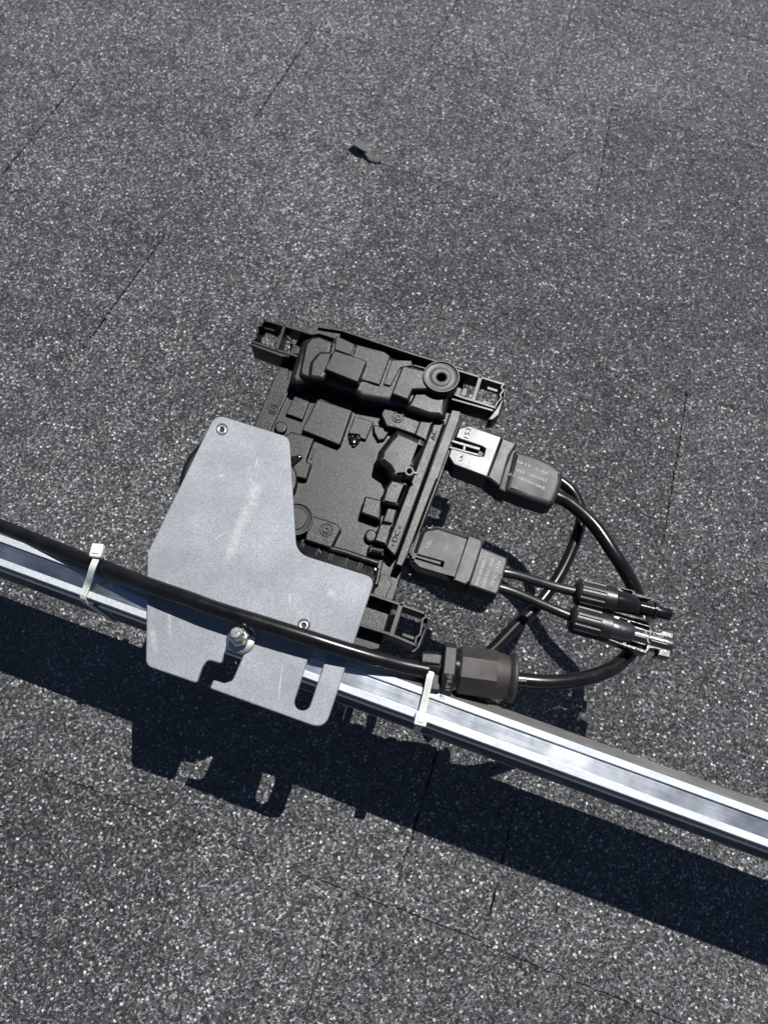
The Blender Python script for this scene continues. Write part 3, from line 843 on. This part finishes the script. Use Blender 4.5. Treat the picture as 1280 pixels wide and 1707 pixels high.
# ------------------------------------------------------------------ bolt
q = z(10, (350, 366))[0]
bc = P(q[0], q[1], ZP + .0008)
bolt = thing('flange_bolt', 'upright stainless bolt with flanged nut in the notch of the plate', 'bolt', bc)
up_ = bc + Vector((0, 0, 1))
Rf = 90 / 4.2667 * 0.000385
lathe('flange_washer', bc - Vector((0, 0, .0002)), up_, [(0, Rf * .98), (.0006, Rf), (.0012, Rf * .96), (.0016, Rf * .80), (.0018, Rf * .6)], M_steel, bolt, 40)
lathe('hex_nut', bc + Vector((0, 0, .0012)), up_, [(0, Rf * .66), (.0044, Rf * .66), (.0052, Rf * .56), (.0053, Rf * .38)], M_steel, bolt, 6, ang=20)
def thr(t, an):
    return 1.0
bm = bmesh.new()
n_ = 24; rr_ = Rf * .40; H_ = .0165
prof = []
k_ = 0
while k_ * .0004 < H_ - .0015:
    prof.append((.002 + k_ * .0004, rr_ * (1.0 if k_ % 2 else 0.90))); k_ += 1
prof += [(H_ + .0004, rr_ * .92), (H_ + .001, rr_ * .78), (H_ + .00105, rr_ * .3)]
add_lathe(bm, bc, up_, prof, n_)
newobj('bolt_shank', bm, M_steel, bolt)
bm = bmesh.new()
for i in range(9):
    g = bmesh.ops.create_icosphere(bm, subdivisions=2, radius=rr_ * random.uniform(.16, .3))
    an = random.uniform(-1.6, 0.5)
    cc = bc + Vector((rr_ * .95 * math.cos(an), rr_ * .95 * math.sin(an), random.uniform(.006, .0105)))
    for v in g['verts']: v.co = v.co + cc
newobj('thread_paste', bm, M_thread, bolt)
lettering('stamped_mark', 'N', (q[0] - 7.5, q[1] - 9), (q[0] - 2.5, q[1] - 13.5), bc.z + H_ + .00108, 4, M_embp, bolt, 0.0)

# ------------------------------------------------------------------ plugs
# AC plug
ZC = F + .0060
acp = thing('ac_cable_plug', 'grey cable plug with bright sunlit face and grey rubber boot marked 250VAC', 'plug', P(840, 780, ZC - .02))
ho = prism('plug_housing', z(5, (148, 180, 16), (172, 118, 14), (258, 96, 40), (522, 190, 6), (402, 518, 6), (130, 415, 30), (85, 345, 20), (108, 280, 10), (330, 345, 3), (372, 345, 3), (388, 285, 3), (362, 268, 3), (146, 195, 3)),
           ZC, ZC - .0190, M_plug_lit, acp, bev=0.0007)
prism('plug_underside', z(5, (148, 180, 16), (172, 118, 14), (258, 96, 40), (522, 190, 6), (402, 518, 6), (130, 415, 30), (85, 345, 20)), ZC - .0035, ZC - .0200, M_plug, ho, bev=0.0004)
la = prism('latch', z(5, (90, 204, 2), (348, 276, 3), (338, 300, 3), (82, 222, 2)), ZC - .0006, ZC - .003, M_plug_lit, acp, bev=0.0003, holes=[])
prism('latch', z(5, (75, 258, 2), (332, 326, 3), (326, 344, 3), (78, 276, 2)), ZC - .0006, ZC - .003, M_plug_lit, acp, bev=0.0003)
prism('latch_bridge', z(5, (212, 238, 1), (232, 243, 1), (222, 300, 1), (202, 294, 1)), ZC - .0008, ZC - .003, M_plug_lit, la, bev=0.0002)
prism('plug_collar', z(5, (520, 186, 6), (648, 232, 16), (640, 262, 10), (585, 350, 20), (520, 580, 20), (505, 600, 14), (395, 520, 6)), ZC + .0002, ZC - .0195, M_plug, acp, bev=0.0016, seg=4)
prism('plug_neck', z(5, (600, 285, 10), (660, 296, 10), (560, 650, 20), (480, 610, 10)), ZC - .0020, ZC - .019, M_boot, acp, bev=0.0012, seg=4)
prism('rubber_boot', z(5, (622, 288, 30), (780, 330, 40), (930, 395, 40), (1030, 470, 20), (1020, 560, 20), (988, 655, 20), (950, 735, 34), (900, 750, 30), (740, 700, 40), (540, 625, 30)), ZC - .0004, ZC - .0165, M_boot, acp, bev=0.0034, seg=6, draft=-.02)
prism('plug_pins', z(5, (40, 150, 4), (150, 165, 4), (90, 400, 4), (-20, 400, 4)), ZC - .004, ZC - .016, M_frame, acp, bev=0.001)
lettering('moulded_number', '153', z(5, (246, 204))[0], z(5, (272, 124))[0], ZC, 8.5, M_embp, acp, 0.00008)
cq = z(5, (180, 368))[0]
prism('approval_ring', circ(cq[0], cq[1], 9.6), ZC + .0001, ZC - .0003, M_emb, acp, bev=0, r=0, holes=[circ(cq[0], cq[1], 8.8)])
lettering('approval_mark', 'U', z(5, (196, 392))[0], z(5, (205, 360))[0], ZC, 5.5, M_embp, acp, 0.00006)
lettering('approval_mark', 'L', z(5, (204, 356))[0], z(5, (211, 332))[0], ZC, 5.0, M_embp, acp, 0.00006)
for i, l0 in enumerate(((232, 430, 262, 345), (248, 437, 275, 350), (300, 455, 325, 370))):
    bm = bmesh.new(); q = z(5, l0[:2], l0[2:])
    A_ = P(*q[0], ZC + .00005); B_ = P(*q[1], ZC + .00005); x, y, zz = frame_axes(A_, B_)
    obox(bm, (A_ + B_) / 2, x, y, zz, (B_ - A_).length / 2, .00012, .00008, 0)
    newobj('moulded_line', bm, M_emb, acp)
for s_, a, b in (('840-00287-17', (878, 602), (585, 478)), ('250VAC-20A', (898, 540), (640, 447)), ('79°C 2140', (905, 478), (652, 378))):
    q = z(5, a, b); lettering('printed_lettering', s_, q[0], q[1], ZC - .0003, 5.0, M_white, acp, 0.00003)

# DC plug with its two leads and solar connectors
ZD = F + .0045
dcp = thing('dc_plug_lead', 'dark grey plug marked 100VDC with two short black leads ending in round solar connectors', 'plug lead', P(780, 960, ZD - .02))
ho = prism('plug_housing', z(4, (500, 520, 8), (535, 490, 20), (640, 474, 10), (940, 572, 4), (920, 625, 0), (820, 940, 4), (690, 905, 2), (470, 840, 20), (408, 780, 16), (412, 742, 8), (440, 680, 6)),
           ZD - .0003, ZD - .0210, M_plug, dcp, bev=0.0026, seg=1, holes=[z(4, (436, 698, 2), (690, 768, 4), (680, 814, 4), (430, 738, 2))], hbev=0.0003)
prism('plug_underside', z(4, (500, 520, 8), (535, 490, 20), (640, 474, 10), (886, 556, 4), (765, 920, 4), (470, 840, 20), (412, 780, 16)), ZD - .006, ZD - .0235, M_plug, ho, bev=0.0008)
prism('latch', z(4, (400, 695, 2), (668, 770, 3), (660, 798, 3), (410, 722, 2)), ZD - .0012, ZD - .004, M_plug, dcp, bev=0.0004)
prism('plug_collar', z(4, (886, 550, 2), (1000, 590, 12), (1000, 640, 20), (905, 925, 20), (868, 960, 12), (762, 922, 2)), ZD + .0003, ZD - .0230, M_plug, dcp, bev=0.0009, seg=2)
prism('rubber_boot', z(4, (985, 640, 12), (1010, 655, 10), (1212, 738, 14), (1205, 790, 8), (1140, 1010, 10), (1120, 1045, 12), (885, 965, 10)), ZD - .0002, ZD - .0200, M_plug, dcp, bev=0.0012, seg=2)
prism('plug_latch_tooth', z(4, (540, 465, 2), (560, 488, 4), (590, 480, 4), (600, 468, 2), (585, 500, 4), (555, 500, 4)), ZD - .001, ZD - .006, M_plug_lit, dcp, bev=0.0003)
prism('plug_latch_tooth', z(4, (395, 872, 3), (410, 862, 3), (425, 878, 3), (405, 884, 3)), ZD - .004, ZD - .008, M_plug_lit, dcp, bev=0.0003)
prism('plug_pins', z(4, (470, 530, 4), (510, 525, 4), (430, 760, 4), (350, 740, 4)), ZD - .003, ZD - .018, M_frame, dcp, bev=0.001)
for s_, a, b in (('840-00385-11', (965, 965), (1050, 708)), ('100VDC 20A', (1020, 980), (1102, 742)), ('79°C 2136', (1090, 975), (1158, 765))):
    q = z(4, a, b); lettering('printed_lettering', s_, q[0], q[1], ZD - .0002, 5.2, M_white, dcp, 0.00003)
lettering('approval_mark', 'UL', z(4, (560, 660))[0], z(4, (590, 600))[0], ZD - .0003, 6, M_emb, dcp, 0.00003)
cq = z(4, (1152, 890))[0]
prism('vent_hole', circ(cq[0], cq[1], 3.2), ZD + .0001, ZD - .0005, M_gloss, dcp, bev=0, r=0, holes=[circ(cq[0], cq[1], 2.1)])
ZM = 0.0915
q = z(4, (1150, 855), (1280, 880)) + z(6, (120, 385), (330, 435))
hts = (F - .0045, F - .0045, ZM - .0005, ZM)
tube('lead', [P(q[0][0], q[0][1], hts[0]), P(q[1][0], q[1][1], hts[1]), P(q[2][0], q[2][1], hts[2]), P(q[3][0], q[3][1], hts[3])], 0.0029, M_lead, dcp)
q = z(4, (1110, 975), (1270, 1025)) + z(6, (120, 575), (290, 645))
tube('lead', [P(q[0][0], q[0][1], hts[0]), P(q[1][0], q[1][1], hts[1]), P(q[2][0], q[2][1], hts[2]), P(q[3][0], q[3][1], hts[3])], 0.0029, M_lead, dcp)

def flutes(t0, t1, n, depth):
    def fn(t, an):
        if t < t0 or t > t1: return 1.0
        ph = (an * n / (2 * math.pi)) % 1.0
        return 1.0 - (depth if 0.28 < ph < 0.72 else 0)
    return fn
def coupling(root, a, b, r, L):
    """fluted coupling nut of a solar connector"""
    prof = [(0, r * .70), (.0012, r * .90), (.0024, r * .97), (.0030, r), (.0031, r), (L * .72, r), (L * .725, r), (L * .98, r), (L, r * .97), (L + .0002, r * .8)]
    return lathe('coupling_nut', a, b, prof, M_nut, root, 84, flutes(.0030, L * .7205, 14, .075), ang=25)
# male connector
a = P(*z(6, (285, 425))[0], ZM); b = P(*z(6, (1068, 615))[0], ZM)
x, y, zz = frame_axes(a, b)
cm = coupling(dcp, a, b, .0082, .0232)
L0 = (b - a).length
lathe('connector_barrel', a, b, [(.0225, .0072), (.0260, .0070), (.034, .0066), (.0365, .0052), (.038, .0040), (.046, .0040), (.0462, .0052), (.0475, .0052), (.048, .0036), (L0 - .001, .0036), (L0, .0032), (L0 + .0001, .0016)], M_gloss, dcp, 36)
prism('locking_prong', z(6, (606, 384, 4), (660, 388, 4), (772, 412, 6), (786, 436, 4), (925, 468, 3), (905, 492, 3), (790, 470, 6), (770, 500, 4), (760, 575, 6), (752, 612, 6), (895, 652, 3), (862, 668, 3), (740, 640, 6), (585, 590, 4)),
      ZM + .0022, ZM - .0030, M_gloss, dcp, bev=0.0004, holes=[z(6, (650, 398, 4), (756, 424, 4), (746, 446, 4), (700, 428, 4)), z(6, (625, 576, 4), (690, 574, 4), (735, 588, 4), (728, 608, 4))], hbev=.0003)
# female connector
a = P(*z(6, (240, 640))[0], ZM + .001); b = P(*z(6, (1075, 868))[0], ZM + .001)
x, y, zz = frame_axes(a, b)
cf = coupling(dcp, a, b, .0084, .0235)
L0 = (b - a).length
lathe('connector_barrel', a, b, [(.0225, .0072), (.0260, .0070), (.034, .0066), (.0365, .0056), (.037, .0046), (L0 - .006, .0046), (L0 - .0012, .0046), (L0, .0044), (L0 + .0001, .0022)], M_sleeve, dcp, 36)
prism('locking_sleeve', z(6, (570, 608, 4), (640, 622, 6), (740, 655, 6), (905, 706, 14), (920, 742, 8), (978, 756, 6), (1002, 738, 4), (1098, 762, 8), (1085, 865, 4), (1062, 972, 6), (960, 948, 4), (972, 905, 4), (905, 893, 8), (868, 938, 8), (700, 880, 6), (532, 815, 4)),
      ZM + .0034, ZM - .0040, M_sleeve, dcp, bev=0.0007, holes=[z(6, (742, 668, 6), (900, 715, 8), (892, 742, 8), (738, 692, 6)), z(6, (712, 820, 6), (872, 872, 8), (866, 902, 8), (704, 852, 6)), z(6, (650, 640, 4), (716, 660, 4), (706, 680, 4), (660, 660, 4)), z(6, (590, 800, 4), (680, 828, 4), (672, 846, 4), (600, 820, 4))], hbev=.0004)
# raised arrows along the sleeve
bm = bmesh.new()
obox(bm, a + x * .0400 + y * (-.0010) + zz * .0047, x, y, zz, .0032, .00022, .0002, 0)
obox(bm, a + x * .0510 + y * (-.0014) + zz * .0047, x, y, zz, .0045, .00022, .0002, 0)
for i in range(8):
    an = -1.5 + i * 3.0 / 7
    obox(bm, a + x * (.0455 - .0012 * math.cos(an)) + y * (-.0012 + .0020 * math.sin(an)) + zz * .0046, x, y, zz, .0004, .0003, .0003, 0)
newobj('moulded_arrow', bm, M_emb, dcp)
qa = z(6, (850, 765), (1010, 812))
lettering('moulded_lettering', 'STOP', qa[0], qa[1], ZM + .0058, 4.5, M_emb, dcp, 0.0001)

# ------------------------------------------------------------------ cables
def cpts(*l):
    return [P(px, py, hh) for px, py, hh in l]
ct = cpts((-420, 735, .090), (-200, 808, .094), (-100, 843, .0965), (0, 877, .0990), (70, 905, .1020), (145, 935, .1065), (245, 974, .1125), (311, 997, .1150), (360, 1015, .1155), (440, 1040, .1155), (507, 1061, .1148), (560, 1078, .1130), (620, 1096, .1095), (670, 1109, .1055), (712, 1118, .1030))
tag(tube('trunk_cable', ct, .0044, M_cable, None, 24), 'thick black cable lying across the plate and strapped to the rail', 'cable')
c2 = cpts((905, 817, .0800), (930, 829, .0800), (953, 842, .0810), (990, 876, .0830), (1022, 922, .0830), (1047, 962, .0790), (1062, 995, .0740), (1070, 1035, .0730), (1062, 1072, .0760), (1046, 1092, .0800), (1020, 1114, .0850), (980, 1129, .0900), (940, 1136, .0940), (900, 1137, .0965), (850, 1132, .0975))
tag(tube('looped_cable', c2, .0043, M_cable, None, 24), 'black cable looping from the 250VAC plug under the solar connectors to the gland', 'cable')
c3 = cpts((880, 780, .068), (915, 792, .070), (938, 806, .070), (953, 820, .070), (965, 842, .069), (968, 866, .068), (960, 896, .067), (943, 938, .066), (920, 978, .066), (888, 1018, .068), (861, 1042, .071), (825, 1079, .076), (795, 1104, .080))
tag(tube('inner_cable', c3, .0037, M_cable, None, 24), 'thinner black cable curving behind both leads down into shade of the gland', 'cable')
lettering('printed_mark', 'MFR', (877, 1131.5), (861, 1130.0), .1020, 5.0, M_white, bpy.data.objects['looped_cable'], 0.0, normal=Vector((0, -.25, 1)))

# ------------------------------------------------------------------ gland
ZG = .0990
ga = P(724, 1112, ZG); gb = P(856, 1130, ZG)
gl = thing('cable_gland', 'dark brown octagonal cable gland beside the rail with black hex collar', 'gland', ga)
gx, gy, gz = frame_axes(ga, gb)
GL = (gb - ga).length
def poly(nf, rot, amt):
    def fn(t, an):
        if t > amt: return 1.0
        a_ = (an + rot) % (2 * math.pi / nf) - math.pi / nf
        return math.cos(math.pi / nf) / math.cos(a_)
    return fn
mm = GL / 132.0    # one photograph pixel at the gland
lathe('gland_cap', ga, gb, [(38 * mm, 38 * mm), (41 * mm, 41.5 * mm), (42 * mm, 42 * mm), (90 * mm, 42 * mm), (99 * mm, 42 * mm)], M_brown, gl, 96, poly(8, .39, 1e9), ang=20)
lathe('gland_sleeve', ga, gb, [(98 * mm, 39.5 * mm), (106 * mm, 38.5 * mm), (118 * mm, 36 * mm), (121 * mm, 35.2 * mm), (124 * mm, 38.5 * mm), (128 * mm, 41.0 * mm), (132 * mm, 40.5 * mm), (134 * mm, 37 * mm), (133 * mm, 26 * mm), (128 * mm, 10 * mm)], M_brown, gl, 64)
lathe('hex_collar', ga, gb, [(12 * mm, 44 * mm), (14 * mm, 47 * mm), (30 * mm, 47 * mm), (32 * mm, 44 * mm)], M_boot, gl, 96, poly(6, 0.16, 1e9), ang=20)
lathe('seal_ring', ga, gb, [(30 * mm, 33 * mm), (32 * mm, 36 * mm), (39 * mm, 36 * mm), (41 * mm, 33 * mm)], M_gloss, gl, 48)
lathe('gland_neck', ga, gb, [(-26 * mm, 16 * mm), (-22 * mm, 22 * mm), (-12 * mm, 25 * mm), (14 * mm, 26 * mm)], M_frame, gl, 40)
bm = bmesh.new()
obox(bm, ga + gx * (-8 * mm) + gz * (24 * mm) + gy * (8 * mm), gx, gy, gz, 17 * mm, 9 * mm, 5 * mm, .0010)
newobj('tie_loop', bm, M_frame, gl)
bm = bmesh.new()
obox(bm, ga + gx * (4 * mm) - gy * (20 * mm), gx, gy, gz, 9 * mm, 22 * mm, 20 * mm, .0012)
newobj('gland_lug', bm, M_frame, gl)
nr = (gy * -.50 + gz * .866).normalized(); tg = (gy * -.866 + gz * -.50).normalized()
if tg.y > 0: tg = -tg
q0 = ga + gx * (19 * mm) + nr * (44 * mm) - tg * (12 * mm)
lettering('moulded_lettering', 'MFR-61', q0 + nr * .0012, q0 + nr * .0012 + tg * (30 * mm), 0, 8 * mm, M_emb, gl, 0.0001, normal=nr)

# ------------------------------------------------------------------ cable ties
def ribbon(bm, path, w, th, side):
    """flat strap along path (list of points), side = direction across the strap"""
    rings = []
    n = len(path)
    for i, p in enumerate(path):
        d = (path[min(i + 1, n - 1)] - path[max(i - 1, 0)]).normalized()
        s = (side - d * side.dot(d)).normalized(); nn = d.cross(s)
        rings.append([bm.verts.new(p + s * (a_ * w / 2) + nn * (b_ * th / 2)) for a_, b_ in ((-1, -1), (1, -1), (1, 1), (-1, 1))])
    for a_, b_ in zip(rings, rings[1:]):
        for k in range(4):
            bm.faces.new((a_[k], a_[(k + 1) % 4], b_[(k + 1) % 4], b_[k]))
    bm.faces.new(rings[0]); bm.faces.new(list(reversed(rings[-1])))

def cable_tie(label, path_px, head_px, head_dir, head_len, tail=None, w=.0036):
    pts_ = [P(*p) for p in path_px]
    root = thing('cable_tie', label, 'cable tie', P(*head_px), 'white nylon cable ties on the rail')
    bm = bmesh.new()
    X_ = Vector((1, 0, 0))
    ribbon(bm, spline(pts_, 6), w, .0011, X_)
    sp = spline(pts_, 6)
    for k in range(2, len(sp) - 2):
        d0 = (sp[k + 1] - sp[k - 1]).normalized(); s0 = (X_ - d0 * X_.dot(d0)).normalized(); n0 = d0.cross(s0)
        if n0.z < 0: n0 = -n0
        obox(bm, sp[k] + n0 * .0006, d0, s0, n0, .0003, w * .32, .0002, 0)
    newobj('strap', bm, M_nylon, root, ang=40)
    bm = bmesh.new()
    c_ = P(*head_px); d = (P(head_px[0] + head_dir[0], head_px[1] + head_dir[1], head_px[2]) - c_).normalized()
    zz_ = Vector((0, 0, 1)); y_ = zz_.cross(d)
    obox(bm, c_, d, y_, zz_, head_len, .0034, .0024, .0008)
    obox(bm, c_ + zz_ * .0025, d, y_, zz_, head_len * .55, .0018, .0006, .0003)
    newobj('tie_head', bm, M_nylon, root)
    if tail:
        bm = bmesh.new()
        ribbon(bm, [P(*p) for p in tail], w * .92, .0010, X_)
        newobj('cut_tail', bm, M_nylon, root, ang=40)
    return root
yn, yf = 0.0478, 0.0650
# left tie: over the cable, down the rail's near side and round beneath
def px_on(p): return p
lt = [(161, 932, .1145), (155, 946, .1148), (151, 960, .1110), (146, 975, .1055), (140, 992, .1034)]
t1 = cable_tie('white cable tie around the black cable left of the plate, head on top', lt, (163, 919, .1150), (-.25, 1), .0040)
bm = bmesh.new()
A_ = P(140, 992, .1034)
ribbon(bm, [A_, A_ + Vector((0, -.0012, -.0008)), Vector((A_.x + .0004, yn - .0022, .1000)), Vector((A_.x + .002, yn - .0024, .052)), Vector((A_.x + .003, yn, .0502)), Vector((A_.x + .003, yf + .004, .0502)), Vector((A_.x + .002, yf + .0045, .053)), Vector((A_.x + .001, yf + .0045, .098)), P(163, 912, .110)], .0036, .0010, Vector((1, 0, 0)))
newobj('strap', bm, M_nylon, t1, ang=40)
# right tie: from the gland lug over the rail, head at the near edge
rt = [(719, 1117, .1055), (716, 1130, .1062), (712, 1150, .1052), (707, 1172, .1042), (703, 1188, .1040)]
t2 = cable_tie('white cable tie pulled from the gland over the rail, head at its near edge', rt, (701.5, 1199, .1040), (-.22, 1), .0036,
               [(700, 1206, .1040), (699, 1213, .1030)])
bm = bmesh.new()
A_ = P(701.5, 1199, .1030)
ribbon(bm, [A_, Vector((A_.x, yn - .0020, .0995)), Vector((A_.x + .001, yn - .0024, .052)), Vector((A_.x + .001, yn, .0502)), Vector((A_.x + .002, yf + .004, .0502)), Vector((A_.x + .002, yf + .0045, .053)), Vector((A_.x + .002, yf + .0045, .098)), P(718, 1122, .104)], .0036, .0010, Vector((1, 0, 0)))
newobj('strap', bm, M_nylon, t2, ang=40)
